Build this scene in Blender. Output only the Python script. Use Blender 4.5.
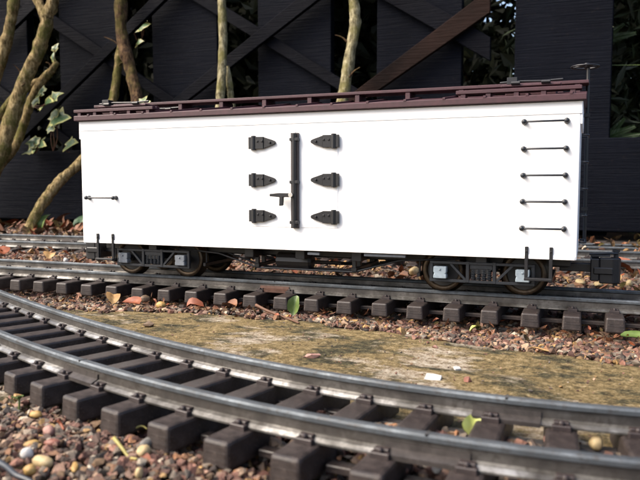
import bpy, bmesh, math, random
import numpy as np
from mathutils import Vector, Matrix, noise

# all building numbers below are millimetres (a garden railway at its real size); S turns them into metres
S = 0.001
R = math.radians
for o in list(bpy.data.objects): bpy.data.objects.remove(o)
scene = bpy.context.scene
C = scene.collection

# ------------------------------------------------------------------ camera
CAM = (6.0, -489.0, 78.0); YAW, PITCH, FPX = R(21.3), R(4.5), 686.0
cd = bpy.data.cameras.new('camera'); cam = bpy.data.objects.new('camera', cd); C.objects.link(cam)
cam.location = [c*S for c in CAM]; cam.rotation_euler = (R(90)-PITCH, 0, YAW)
cd.sensor_width = 36.0; cd.lens = 36.0*FPX/640.0; cd.clip_start = 0.01; cd.clip_end = 300.0
cd.dof.use_dof = True; cd.dof.focus_distance = 0.50; cd.dof.aperture_fstop = 23.0
scene.camera = cam
# ------------------------------------------------------------------ world, sun, exposure
SUN_EL, SUN_AZ = R(46), R(234)          # azimuth clockwise from +Y: the light comes over the camera's left shoulder
world = bpy.data.worlds.new('World'); scene.world = world; world.use_nodes = True
wn = world.node_tree; bg = wn.nodes['Background']; sky = wn.nodes.new('ShaderNodeTexSky')
sky.sky_type = 'NISHITA'; sky.sun_disc = False; sky.sun_elevation = SUN_EL; sky.sun_rotation = SUN_AZ
sky.air_density = 1.0; sky.dust_density = 5.0; sky.ozone_density = 1.0
wn.links.new(sky.outputs[0], bg.inputs[0]); bg.inputs[1].default_value = 0.145
sl = bpy.data.lights.new('sun', 'SUN'); sun = bpy.data.objects.new('sun', sl); C.objects.link(sun)
sl.energy = 2.1; sl.angle = R(45); sl.color = (1.0, 0.92, 0.80)
sd = Vector((math.sin(SUN_AZ)*math.cos(SUN_EL), math.cos(SUN_AZ)*math.cos(SUN_EL), math.sin(SUN_EL)))
sun.rotation_euler = sd.to_track_quat('Z', 'Y').to_euler(); sun.location = sd*3
vs = scene.view_settings; vs.view_transform = 'Standard'; vs.look = 'None'; vs.exposure = 1.4; vs.gamma = 1.0; vs.use_curve_mapping = False

# ------------------------------------------------------------------ helpers
_f = Vector((-math.sin(YAW)*math.cos(PITCH), math.cos(YAW)*math.cos(PITCH), -math.sin(PITCH)))
_r = Vector((math.cos(YAW), math.sin(YAW), 0)); _u = _r.cross(_f)
def at(u, v, y=None, z=None):
    """where a line of sight meets an upright plane (y) or a level (z), in mm"""
    d = _f + _r*((u-320)/FPX) - _u*((v-240)/FPX); c = Vector(CAM)
    t = (z-c.z)/d.z if z is not None else (y-c.y)/d.y
    return c + d*t

def tag(o, label=None, cat=None, group=None, kind=None):
    if label: o['label'] = label
    if cat: o['category'] = cat
    if group: o['group'] = group
    if kind: o['kind'] = kind
    return o
def empty(name, loc=(0, 0, 0), rot=(0, 0, 0)):
    o = bpy.data.objects.new(name, None); C.objects.link(o); o.empty_display_size = 0.01
    o.location = Vector(loc)*S; o.rotation_euler = rot
    return o
def link(name, me, parent=None, loc=(0, 0, 0), rot=(0, 0, 0)):
    o = bpy.data.objects.new(name, me); C.objects.link(o); o.parent = parent
    o.location = Vector(loc)*S; o.rotation_euler = rot
    return o
def mesh(name, bm, mats, bevel=0, smooth=False, seg=1):
    if bevel:
        bmesh.ops.remove_doubles(bm, verts=bm.verts, dist=1e-5)
        bm.normal_update()
        es = [e for e in bm.edges if len(e.link_faces) == 2 and e.calc_face_angle(0) > R(28)]
        bmesh.ops.bevel(bm, geom=es, offset=bevel, segments=seg, profile=0.5, affect='EDGES', clamp_overlap=True)
    for f in bm.faces: f.smooth = smooth
    bmesh.ops.scale(bm, vec=(S, S, S), verts=bm.verts)
    me = bpy.data.meshes.new(name); bm.to_mesh(me); bm.free()
    for m in (mats if isinstance(mats, (list, tuple)) else [mats]): me.materials.append(m)
    return me
def obj(name, bm, mats, parent=None, loc=(0, 0, 0), rot=(0, 0, 0), bevel=0, smooth=False, seg=1):
    return link(name, mesh(name, bm, mats, bevel, smooth, seg), parent, loc, rot)
def NB(): return bmesh.new()
def box(bm, x0, x1, y0, y1, z0, z1, m=0):
    v = [bm.verts.new((x, y, z)) for z in (z0, z1) for y in (y0, y1) for x in (x0, x1)]
    for q in ((0, 2, 3, 1), (4, 5, 7, 6), (0, 1, 5, 4), (2, 6, 7, 3), (0, 4, 6, 2), (1, 3, 7, 5)):
        bm.faces.new([v[i] for i in q]).material_index = m
    return bm
def prism(bm, pts, a, b, axis='y', m=0):
    """closed outline pts extruded from a to b along an axis; pts are (x,z) for y, (y,z) for x, (x,y) for z"""
    mk = {'y': lambda p, t: (p[0], t, p[1]), 'x': lambda p, t: (t, p[0], p[1]), 'z': lambda p, t: (p[0], p[1], t)}[axis]
    A = [bm.verts.new(mk(p, a)) for p in pts]; B = [bm.verts.new(mk(p, b)) for p in pts]; n = len(pts)
    fs = [bm.faces.new(A), bm.faces.new(B[::-1])]
    for i in range(n): fs.append(bm.faces.new((A[i], B[i], B[(i+1) % n], A[(i+1) % n])))
    for f in fs: f.material_index = m
    bmesh.ops.recalc_face_normals(bm, faces=fs)
    return bm
def tube(bm, pts, rad, n=8, m=0, cap=True):
    """round bar along points, rad a number or one per point"""
    pts = [Vector(p) for p in pts]; k = len(pts)
    rads = rad if isinstance(rad, (list, tuple)) else [rad]*k
    rings = []; ref = None
    for i, p in enumerate(pts):
        t = (pts[min(i+1, k-1)]-pts[max(i-1, 0)]).normalized()
        if ref is None: ref = t.orthogonal().normalized()
        ref = (ref - t*ref.dot(t)).normalized(); b = t.cross(ref)
        rings.append([bm.verts.new(p + (ref*math.cos(2*math.pi*j/n) + b*math.sin(2*math.pi*j/n))*rads[i]) for j in range(n)])
    fs = []
    for i in range(k-1):
        for j in range(n):
            fs.append(bm.faces.new((rings[i][j], rings[i][(j+1) % n], rings[i+1][(j+1) % n], rings[i+1][j])))
    if cap: fs += [bm.faces.new(rings[0][::-1]), bm.faces.new(rings[-1])]
    for f in fs: f.material_index = m; f.smooth = True
    return bm
def lathe(bm, prof, n=24, axis='y', m=0, c=(0, 0, 0), ring=False):
    """profile of (radius, along) revolved about an axis"""
    rings = []
    for r, a in prof:
        rg = []
        for j in range(n):
            t = 2*math.pi*j/n; x, y = r*math.cos(t), r*math.sin(t)
            p = {'y': (x, a, y), 'x': (a, x, y), 'z': (x, y, a)}[axis]
            rg.append(bm.verts.new((p[0]+c[0], p[1]+c[1], p[2]+c[2])))
        rings.append(rg)
    fs = []
    if ring: rings.append(rings[0])          # a closed ring such as a tyre
    for i in range(len(rings)-1):
        for j in range(n): fs.append(bm.faces.new((rings[i][j], rings[i][(j+1) % n], rings[i+1][(j+1) % n], rings[i+1][j])))
    if not ring: fs += [bm.faces.new(rings[0]), bm.faces.new(rings[-1])]
    for f in fs: f.material_index = m
    bmesh.ops.recalc_face_normals(bm, faces=fs)
    return bm
def smooth_path(pts, sub=6):
    P = [Vector(p) for p in pts]; out = []
    for i in range(len(P)-1):
        a, b, c, d = P[max(i-1, 0)], P[i], P[i+1], P[min(i+2, len(P)-1)]
        for k in range(sub):
            t = k/sub
            out.append(0.5*((2*b)+(c-a)*t+(2*a-5*b+4*c-d)*t*t+(3*b-a-3*c+d)*t**3))
    return out+[P[-1]]

# ------------------------------------------------------------------ materials
def srgb(r, g, b, k=0.58): return tuple(k*((c/255+0.055)/1.055)**2.4 for c in (r, g, b))+(1,)   # base colours, in linear light
class Mat:
    def __init__(s, name):
        s.m = bpy.data.materials.new(name); s.m.use_nodes = True; s.t = s.m.node_tree; s.b = s.t.nodes['Principled BSDF']
    def n(s, typ, **kw):
        nd = s.t.nodes.new(typ)
        for k, v in kw.items():
            if k in nd.inputs: nd.inputs[k].default_value = v
            else: setattr(nd, k, v)
        return nd
    def l(s, a, b): s.t.links.new(a, b)
    def coord(s, scale=(1, 1, 1)):
        tc = s.n('ShaderNodeTexCoord'); mp = s.n('ShaderNodeMapping'); s.l(tc.outputs['Object'], mp.inputs[0]); mp.inputs['Scale'].default_value = scale
        return mp.outputs[0]
    def noise(s, co, scale, detail=5, rough=0.6):
        nd = s.n('ShaderNodeTexNoise', Scale=scale, Detail=detail, Roughness=rough); s.l(co, nd.inputs['Vector']); return nd.outputs['Fac']
    def ramp(s, fac, stops):
        r = s.n('ShaderNodeValToRGB'); s.l(fac, r.inputs[0]); e = r.color_ramp.elements
        while len(e) < len(stops): e.new(0.5)
        for i, (p, c) in enumerate(stops): e[i].position = p; e[i].color = c
        return r.outputs[0]
    def mix(s, fac, a, b, mode='MIX'):
        x = s.n('ShaderNodeMix', data_type='RGBA', blend_type=mode)
        for val, i in ((fac, 0), (a, 6), (b, 7)):
            if hasattr(val, 'links') or hasattr(val, 'is_linked'): s.l(val, x.inputs[i])
            else: x.inputs[i].default_value = val
        return x.outputs[2]
    def bump(s, h, strength, dist):
        b = s.n('ShaderNodeBump', Strength=strength, Distance=dist); s.l(h, b.inputs['Height']); s.l(b.outputs[0], s.b.inputs['Normal'])
    def set(s, **kw):
        for k, v in kw.items():
            k = k.replace('_', ' ')
            if hasattr(v, 'is_linked'): s.l(v, s.b.inputs[k])
            else: s.b.inputs[k].default_value = v
        return s
def plain(name, col, rough=0.5, var=0.25, scale=300, metal=0.0, bump=0.0, spec=0.5):
    M = Mat(name); co = M.coord(); f = M.noise(co, scale)
    lo = tuple(c*(1-var) for c in col[:3])+(1,); hi = tuple(min(1, c*(1+var)) for c in col[:3])+(1,)
    M.set(Base_Color=M.ramp(f, [(0.3, lo), (0.7, hi)]), Roughness=rough, Metallic=metal, Specular_IOR_Level=spec)
    if bump: M.bump(f, 0.6, bump)
    return M.m

m_white = plain('white_car_paint', (0.89, 0.89, 0.885), 0.5, 0.01, 120)
m_maroon = plain('maroon_plastic', srgb(76, 40, 48), 0.55, 0.25, 250)
m_black = plain('black_plastic', (0.007, 0.007, 0.0085), 0.42, 0.3, 300)
m_iron = plain('dark_steel_blue_plastic', (0.012, 0.0145, 0.019), 0.4, 0.3, 300)
m_barbrown = plain('dark_brown_bar', (0.03, 0.02, 0.02), 0.5, 0.3, 300)
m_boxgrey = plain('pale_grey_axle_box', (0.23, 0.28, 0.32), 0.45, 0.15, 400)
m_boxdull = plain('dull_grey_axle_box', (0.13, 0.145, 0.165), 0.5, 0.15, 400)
m_wheel = plain('bronzed_wheel', (0.06, 0.043, 0.028), 0.42, 0.35, 400, metal=0.75)
m_wheelin = plain('wheel_web_black', (0.008, 0.008, 0.009), 0.5, 0.3, 300)
m_bright = plain('bright_metal', (0.6, 0.58, 0.54), 0.35, 0.1, 500, metal=0.9)
m_cable = plain('black_cable', (0.015, 0.02, 0.028), 0.45, 0.2, 300)

def tie_mat():
    M = Mat('tie_plastic'); co = M.coord(); gr = M.coord((60, 900, 900))
    f = M.noise(co, 180); g = M.noise(gr, 1.0, 3); d = M.noise(co, 900, 3)
    c = M.ramp(f, [(0.3, srgb(36, 29, 27)), (0.55, srgb(56, 46, 43)), (0.8, srgb(76, 64, 58))])
    c = M.mix(M.ramp(d, [(0.6, (0, 0, 0, 1)), (0.78, (1, 1, 1, 1))]), c, srgb(112, 100, 90))
    M.set(Base_Color=c, Roughness=M.ramp(f, [(0.3, (0.42,)*3+(1,)), (0.7, (0.62,)*3+(1,))]))
    M.bump(g, 0.28, 0.0005); return M.m
m_tie = tie_mat()
m_chair = plain('chair_plastic', srgb(56, 46, 45), 0.5, 0.3, 400)
def rail_mat(name, lo, mid, hi, r0, r1, dirt):
    M = Mat(name); co = M.coord(); st = M.coord((30, 500, 500))
    f = M.noise(co, 38, 6, 0.65); g = M.noise(st, 1.0, 4); d = M.noise(co, 420, 4, 0.7)
    c = M.ramp(f, [(0.34, lo+(1,)), (0.47, mid+(1,)), (0.6, hi+(1,))])
    c = M.mix(M.ramp(d, [(0.5, (0, 0, 0, 1)), (0.72, (dirt,)*3+(1,))]), c, (0.045, 0.037, 0.032, 1))
    M.set(Base_Color=c, Metallic=M.ramp(f, [(0.34, (0.4,)*3+(1,)), (0.6, (0.9,)*3+(1,))]), Roughness=M.ramp(g, [(0.3, (r0,)*3+(1,)), (0.7, (r1,)*3+(1,))]))
    M.bump(g, 0.3, 0.0003); return M.m
m_rail = [rail_mat('rail_web_tarnish_shade', (0.03, 0.027, 0.025), (0.075, 0.068, 0.062), (0.15, 0.14, 0.13), 0.35, 0.55, .8),  # patchy tarnish, darkened overall: shade below the head is put into the colour
          rail_mat('rail_head_sky_tint', (0.04, 0.045, 0.05), (0.07, 0.08, 0.09), (0.125, 0.14, 0.155), 0.52, 0.75, .7),  # bluish sky reflection painted into the head's base colour
          rail_mat('rail_foot_glint', (0.035, 0.031, 0.027), (0.13, 0.124, 0.114), (0.38, 0.37, 0.35), 0.3, 0.5, .65)]  # brighter base colour paints in the light glinting off the foot
m_joiner = plain('brown_rail_joiner', (0.11, 0.06, 0.045), 0.45, 0.3, 300, metal=0.5)
m_joinerdark = plain('dark_rail_joiner', (0.05, 0.043, 0.04), 0.5, 0.35, 300, metal=0.5)
def fence_mat(name, base, hi):
    M = Mat(name); saw = M.coord((14, 14, 420)); co = M.coord()
    g = M.noise(saw, 1.0, 4, 0.7); f = M.noise(co, 9, 5); d = M.noise(co, 160, 4)
    c = M.ramp(f, [(0.3, base), (0.7, hi)])
    c = M.mix(M.ramp(d, [(0.62, (0, 0, 0, 1)), (0.8, (1, 1, 1, 1))]), c, (0.011, 0.0095, 0.0105, 1))
    M.set(Base_Color=c, Roughness=M.ramp(g, [(0.3, (0.55,)*3+(1,)), (0.7, (0.8,)*3+(1,))]), Specular_IOR_Level=0.05)
    M.bump(g, 0.9, 0.0025); return M.m
m_fence = fence_mat('black_stained_timber', (0.0018, 0.0024, 0.0048, 1), (0.0036, 0.0046, 0.0085, 1))
m_slat = fence_mat('black_stained_slat', (0.0020, 0.0023, 0.0040, 1), (0.0040, 0.0044, 0.0072, 1))
m_slatbrown = fence_mat('worn_brown_slat', (0.0065, 0.0046, 0.0042, 1), (0.022, 0.0115, 0.009, 1))
def bark_mat(name, a, b, green):
    M = Mat(name); co = M.coord(); st = M.coord((1, 1, 0.3)); f = M.noise(st, 210, 7, 0.75); g = M.noise(co, 30, 5, 0.7); w = M.noise(co, 75, 5, 0.7)
    c = M.ramp(f, [(0.36, tuple(x*0.22 for x in a[:3])+(1,)), (0.47, a), (0.62, b)])
    c = M.mix(M.ramp(g, [(0.47, (0, 0, 0, 1)), (0.6, (0.8,)*3+(1,))]), c, green)
    c = M.mix(M.ramp(w, [(0.56, (0, 0, 0, 1)), (0.66, (0.75,)*3+(1,))]), c, tuple(x*0.3 for x in a[:3])+(1,))
    M.set(Base_Color=c, Roughness=0.9, Specular_IOR_Level=0.2); M.bump(M.mix(0.4, f, w), 1.0, 0.012); return M.m
m_bark = bark_mat('mossy_tan_bark', srgb(132, 112, 74, .85), srgb(196, 174, 128, .85), srgb(96, 96, 40, .8))
m_barkpale = bark_mat('pale_bark', srgb(150, 140, 106, .85), srgb(204, 194, 158, .9), srgb(126, 120, 66, .8))
m_barkbrown = bark_mat('brown_bark', srgb(80, 58, 42, .8), srgb(136, 108, 76, .85), srgb(92, 84, 38, .8))
def leaf_mat(name, a, b, rough=0.45, scale=90):
    M = Mat(name); co = M.coord(); f = M.noise(co, scale)
    M.set(Base_Color=M.ramp(f, [(0.3, a), (0.7, b)]), Roughness=rough)
    M.b.inputs['Transmission Weight'].default_value = 0.0
    M.bump(f, 0.4, 0.001); return M.m
m_ivy = leaf_mat('ivy_green', srgb(52, 88, 52), srgb(112, 140, 92), .4, 260)
m_ivycream = leaf_mat('ivy_cream_edge', srgb(160, 160, 84), srgb(196, 194, 126))
m_leafgreen = leaf_mat('fresh_green_leaf', srgb(78, 102, 44), srgb(122, 142, 76))
m_leafyel = leaf_mat('pale_yellow_green_leaf', srgb(176, 184, 84), srgb(206, 210, 128))
m_leafor = leaf_mat('orange_dead_leaf', srgb(122, 56, 26), srgb(168, 88, 44), 0.6)
m_leafbr = leaf_mat('brown_dead_leaf', srgb(110, 66, 42), srgb(158, 104, 66), 0.65)
m_leaftan = leaf_mat('tan_dead_leaf', srgb(176, 130, 76), srgb(212, 172, 112), 0.6)
m_hedge = leaf_mat('dark_hedge_leaf', srgb(24, 32, 16), srgb(60, 66, 30), 0.6, 12)
m_conifer = leaf_mat('conifer_green', srgb(22, 36, 16), srgb(52, 68, 30), 0.6, 12)
m_frond = leaf_mat('bright_conifer_tip', srgb(36, 60, 28), srgb(72, 98, 48), 0.5, 60)
m_twig = plain('brown_twig', srgb(110, 74, 52), 0.7, 0.3, 200)
m_straw = plain('straw_stem', srgb(170, 158, 84), 0.6, 0.2, 200)
def soil_mat():
    M = Mat('dark_garden_soil'); co = M.coord(); f = M.noise(co, 70, 8, 0.7)
    M.set(Base_Color=M.ramp(f, [(0.3, srgb(34, 26, 22)), (0.55, srgb(62, 48, 38)), (0.75, srgb(94, 74, 58))]), Roughness=0.95)
    M.bump(f, 1.0, 0.006); return M.m
m_soil = soil_mat()
def slab_mat():
    M = Mat('mossy_stone'); co = M.coord(); st = M.coord((0.6, 1, 1))
    a = M.noise(st, 46, 7, 0.7); b = M.noise(co, 200, 7, 0.8); c = M.noise(st, 24, 6, 0.7); d = M.noise(co, 900, 4, 0.75)
    sp = M.mix(0.35, b, d)
    col = M.ramp(sp, [(0.37, srgb(66, 58, 38)), (0.46, srgb(130, 112, 74)), (0.54, srgb(178, 154, 108)), (0.64, srgb(232, 212, 172))])
    dark = M.ramp(sp, [(0.40, srgb(24, 24, 19)), (0.5, srgb(70, 68, 48)), (0.6, srgb(138, 128, 92))])
    pale = M.ramp(sp, [(0.40, srgb(116, 92, 74)), (0.48, srgb(196, 176, 148)), (0.58, srgb(250, 240, 222))])
    col = M.mix(M.ramp(a, [(0.48, (0, 0, 0, 1)), (0.57, (0.92,)*3+(1,))]), col, dark)
    col = M.mix(M.ramp(c, [(0.54, (0, 0, 0, 1)), (0.61, (0.85,)*3+(1,))]), col, pale)
    M.set(Base_Color=col, Roughness=0.95, Specular_IOR_Level=0.2); M.bump(sp, 1.0, 0.004); return M.m
m_slab = slab_mat()
def stone_mat(name):
    M = Mat(name); at_ = M.n('ShaderNodeVertexColor', layer_name='Col'); co = M.coord(); f = M.noise(co, 700, 4, 0.7)
    c = M.mix(0.75, at_.outputs[0], M.ramp(f, [(0.25, (0.35, 0.35, 0.35, 1)), (0.5, (0.8, 0.8, 0.8, 1)), (0.75, (1, 1, 1, 1))]), 'MULTIPLY')
    M.set(Base_Color=c, Roughness=0.75); M.bump(f, 0.7, 0.0008); return M.m
m_stone = stone_mat('crushed_stone')
def pebble_mat(name, a, b):
    M = Mat(name); co = M.coord(); f = M.noise(co, 260, 5, 0.7)
    M.set(Base_Color=M.ramp(f, [(0.3, a), (0.7, b)]), Roughness=0.6); M.bump(f, 0.5, 0.0008); return M.m
PEB = {'yellow': pebble_mat('yellow_pebble', srgb(168, 126, 62), srgb(212, 176, 106)),
       'beige': pebble_mat('beige_pebble', srgb(186, 158, 108), srgb(218, 196, 150)),
       'white': pebble_mat('white_pebble', srgb(188, 184, 178), srgb(226, 224, 220)),
       'pink': pebble_mat('pink_stone', srgb(150, 104, 92), srgb(196, 152, 136)),
       'brown': pebble_mat('brown_stone', srgb(96, 76, 58), srgb(140, 114, 88)),
       'red': pebble_mat('reddish_stone', srgb(120, 68, 54), srgb(170, 112, 92)),
       'grey': pebble_mat('grey_stone', srgb(96, 92, 88), srgb(140, 136, 128))}

# ------------------------------------------------------------------ the ground
def ground_z(x, y):
    def ss(a, b, t): t = min(1, max(0, (t-a)/(b-a))); return t*t*(3-2*t)
    return -29 + 11*ss(100, 240, y) + 14*ss(330, 470, y)
bm = NB()
xs = [-20000, -8000, -3000] + list(range(-1800, 901, 45)) + [2000, 6000, 20000]
ys = [-20000, -6000, -2000] + list(range(-500, 901, 40)) + [2000, 6000, 20000]
G = [[bm.verts.new((x, y, ground_z(x, y) + (1.5*noise.noise(Vector((x*0.02, y*0.02, 0))) if abs(x) < 1900 and abs(y) < 950 else 0))) for x in xs] for y in ys]
for j in range(len(ys)-1):
    for i in range(len(xs)-1): bm.faces.new((G[j][i], G[j][i+1], G[j+1][i+1], G[j+1][i]))
tag(obj('ground', bm, m_soil, smooth=True), kind='structure')

# the mossy stone strip between the two tracks
BACK = [(-470, -70), (-388, -54), (-308, -33), (-240, -25), (-175, -26), (-110, -44), (-54, -58), (36, -72), (140, -84), (260, -92)]
def slab_back(x):
    for (a, ya), (b, yb) in zip(BACK, BACK[1:]):
        if a <= x <= b: return ya+(yb-ya)*(x-a)/(b-a)
    return -80
def slab_edge(x, side):
    n1 = 7*noise.noise(Vector((x*0.03, side*9.0, 1)))+4*noise.noise(Vector((x*0.11, side*9.0, 4)))
    return slab_back(x)+n1 if side > 0 else -262+2*n1
SLAB_Z = -20.0
bm = NB(); rows = []
nx, ny = 150, 44
for i in range(nx+1):
    x = -440+700*i/nx; y0, y1 = slab_edge(x, -1), slab_edge(x, 1)
    col = []
    for j in range(ny+1):
        t = j/ny; y = y0+(y1-y0)*t
        z = SLAB_Z + 1.1*noise.fractal(Vector((x*0.02, y*0.03, 3)), 0.8, 2.2, 4) + 0.35*noise.noise(Vector((x*0.3, y*0.3, 8)))
        edge = min(t, 1-t)*(y1-y0); ex = min(x+440, 260-x)
        z -= 9*max(0, 1-edge/9)**2 + 9*max(0, 1-ex/14)**2
        col.append(bm.verts.new((x, y, z)))
    rows.append(col)
for i in range(nx):
    for j in range(ny): bm.faces.new((rows[i][j], rows[i+1][j], rows[i+1][j+1], rows[i][j+1]))
tag(obj('stone_paving', bm, m_slab, smooth=True), kind='structure')
def on_slab(x, y, m=0): return -432 < x < 255 and slab_edge(x, -1)+m < y < slab_edge(x, 1)-m

# ------------------------------------------------------------------ tracks
CC = (9.86e-7, 1.291e-3, 0.0463, -255.0)
def curve_y(x):
    if x < -420: return curve_y(-420)+curve_m(-420)*(x+420)
    if x > 60: return curve_y(60)+curve_m(60)*(x-60)+0.0009*(x-60)**2
    return CC[0]*x**3+CC[1]*x*x+CC[2]*x+CC[3]
def curve_m(x):
    if x < -420: x = -420
    if x > 60: return curve_m(60)+0.0018*(x-60)
    return 3*CC[0]*x*x+2*CC[1]*x+CC[2]
RAILP = [(-4.1, -8.6), (4.1, -8.6), (4.1, -7.9), (2.6, -6.9), (1.0, -6.2), (0.8, -2.9), (2.0, -2.2), (2.0, -0.75), (1.35, 0), (-1.35, 0), (-2.0, -0.75), (-2.0, -2.2), (-0.8, -2.9), (-1.0, -6.2), (-2.6, -6.9), (-4.1, -7.9)]
RAILM = [0, 2, 2, 2, 0, 0, 1, 1, 1, 1, 1, 0, 0, 2, 2, 2]       # shaded web, sky-tinted head or glinting foot colour per profile strip
def sweep(bm, path, off, prof, z=0, m=0, strips=None):
    """profile swept along a ground path of (x, y, nx, ny, cant): off to the left of it"""
    rings = []
    for (x, y, nx_, ny_, cz) in path:
        rings.append([bm.verts.new((x+nx_*(off+a), y+ny_*(off+a), z+b+cz*(off/50+0.5))) for a, b in prof])
    n = len(prof); fs = []
    for i in range(len(rings)-1):
        for j in range(n): fs.append(bm.faces.new((rings[i][j], rings[i][(j+1) % n], rings[i+1][(j+1) % n], rings[i+1][j])))
    fs += [bm.faces.new(rings[0]), bm.faces.new(rings[-1])]
    for k, f in enumerate(fs): f.material_index = strips[k % n] if strips and k < len(fs)-2 else m
    bmesh.ops.recalc_face_normals(bm, faces=fs)
def tie_mesh(half, w, h):
    bm = NB(); box(bm, -w/2, w/2, -half, half, -h, 0)
    for v in bm.verts:
        if v.co.z < -1: v.co.x *= 1.10; v.co.y *= 1.012
    return mesh('tie', bm, m_tie, bevel=1.2, seg=2)
def chair_mesh():
    bm = NB(); box(bm, -3.3, 3.3, -6.4, -3.95, -0.4, 1.7); box(bm, -2.6, 2.6, -4.6, -1.9, 1.25, 2.6)
    box(bm, -3.3, 3.3, 3.95, 6.4, -0.4, 1.7); box(bm, -2.6, 2.6, 1.9, 4.6, 1.25, 2.6)
    lathe(bm, [(1.1, -0.2), (1.1, 2.9), (0.7, 3.3)], 6, 'z', 0, (0, -5.1, 0)); lathe(bm, [(1.1, -0.2), (1.1, 2.9), (0.7, 3.3)], 6, 'z', 0, (0, 5.1, 0))
    return mesh('rail_chair', bm, m_chair, bevel=0.25)
def web_mesh(pitch):
    bm = NB(); box(bm, -pitch+5.5, -5.5, -2.6, 2.6, -9.6, -6.8)
    return mesh('tie_link', bm, m_tie, bevel=0.4)
TIE, TIE_SHORT, CHAIR = tie_mesh(49, 11.6, 10.2), tie_mesh(42.5, 11.0, 10.2), chair_mesh()
def track(label, fn, x0, x1, half_gauge, pitch, cant=0.0, joints=(), seed=1, group='garden railway tracks', shift=0.0, links=True, jmat=m_joinerdark, anchor=None, tie=TIE):
    """fn(x) -> (y, slope); ties are laid out by arc length"""
    rnd = random.Random(seed)
    y0, _ = fn(0 if x0 < 0 < x1 else x0); root = empty('railway_track', (0, y0, 0)); tag(root, label, 'railway track', group)
    root.location = (0, y0*S, 0)
    xs_ = np.arange(x0, x1+0.1, 9.0); path = []
    for x in xs_:
        y, m_ = fn(x); L = math.hypot(1, m_); path.append((x, y-y0, -m_/L, 1/L, cant))
    for sgn in (-1, 1):
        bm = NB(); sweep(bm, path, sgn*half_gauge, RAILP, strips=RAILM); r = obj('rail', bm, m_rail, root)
        for (jx, js) in joints:
            if js == sgn:
                bm = NB(); y, m_ = fn(jx); seg = []
                for k in range(5):
                    xx = jx-13+26*k/4; y, m_ = fn(xx); L = math.hypot(1, m_); seg.append((xx, y-y0, -m_/L, 1/L, cant))
                sweep(bm, seg, sgn*half_gauge, [(-4.8, -8.9), (4.8, -8.9), (4.8, -7.3), (1.7, -6.0), (1.5, -4.0), (-1.5, -4.0), (-1.7, -6.0), (-4.8, -7.3)])
                obj('rail_joiner', bm, jmat, r)
                y, m_ = fn(jx); L = math.hypot(1, m_)
                bm = NB(); box(bm, -0.45, 0.45, -1.85, 1.85, -2.5, 0.12)
                obj('rail_gap', bm, m_black, r, (jx-m_/L*sgn*half_gauge, y-y0+sgn*half_gauge/L, cant*(sgn*half_gauge/50+0.5)), (0, 0, math.atan(m_)))
    WEB = web_mesh(pitch)
    x = x0+shift+8; k = 0
    if anchor is not None:                      # lay the ties out from one known tie
        x = anchor
        while x > x0+12: x -= pitch*math.cos(math.atan(fn(x)[1]))
        x += pitch*math.cos(math.atan(fn(x)[1]))
    tilt = math.atan(cant/50.0)
    while x < x1-6:
        y, m_ = fn(x); a = math.atan(m_)
        t = link('tie', tie, root, (x, y-y0, -8.75+cant*0.5+rnd.uniform(-.15, .1)), (tilt+rnd.uniform(-.004, .004), 0, a+rnd.uniform(-.012, .012)))
        for sgn in (-1, 1):
            link('rail_chair', CHAIR, t, (0, sgn*half_gauge, 0.2))
            if links and k: link('tie_link', WEB, t, (0, sgn*half_gauge, 0))
        x += pitch*math.cos(a); k += 1
    return root
track('straight black-tied track carrying the white freight car', lambda x: (45.0, 0.0), -760, 330, 25, 26.9, anchor=-2.0, joints=((-232, -1), (-604, -1), (-604, 1)), seed=2, shift=9.3, jmat=m_joiner)
track('curved black-tied track sweeping across the foreground', lambda x: (curve_y(x), curve_m(x)), -520, 190, 24.25, 26.1, anchor=-151.5, tie=TIE_SHORT, joints=((-38, -1), (-20, 1), (-196, -1)), seed=3)
track('track behind the white car, nearest to the climbing stems at left', lambda x: (287+0.055*(x+780)-0.00001*(x+780)**2, 0.055-0.00002*(x+780)), -1240, 330, 25, 27.0, cant=5.0, joints=((-845, -1), (-700, 1)), seed=4)
track('farthest track, showing one rail beyond the coupler at right', lambda x: (492.0, 0.0), -260, 360, 25, 27.0, seed=5, shift=4)

# ------------------------------------------------------------------ the model freight car
car = empty('model_freight_car', (-205, 45, 0)); tag(car, 'white wooden-sided model freight car with maroon roof and black hinges', 'model car')
OX, OY = 205.0, -45.0                      # car parts are given with x from -410 to 0 and y from 0 (near side) to 90
def part(name, bm, mat, bevel=0, parent=car, smooth=False, seg=1, first=True):
    bmesh.ops.translate(bm, vec=(OX, OY, 0), verts=bm.verts) if first else None
    return obj(name, bm, mat, parent, bevel=bevel, smooth=smooth, seg=seg)
bm = NB(); box(bm, -410, 0, 0, 90, 28, 134); part('body', bm, m_white, 0.7, seg=2)
for y0, y1 in ((-0.55, 0.4), (89.6, 90.55)):
    bm = NB(); box(bm, -411, 1, y0, y1, 125.8, 134); part('letter_board', bm, m_white, 0.25)
for x0, x1 in ((-412, -409.6), (-0.4, 1.4)):
    bm = NB(); box(bm, x0, x1, 0.6, 89.4, 119, 134); part('end_board', bm, m_white, 0.25)
bm = NB(); box(bm, -409, -1, -0.7, 0.3, 28.2, 31); part('side_sill', bm, m_white, 0.2)
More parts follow.
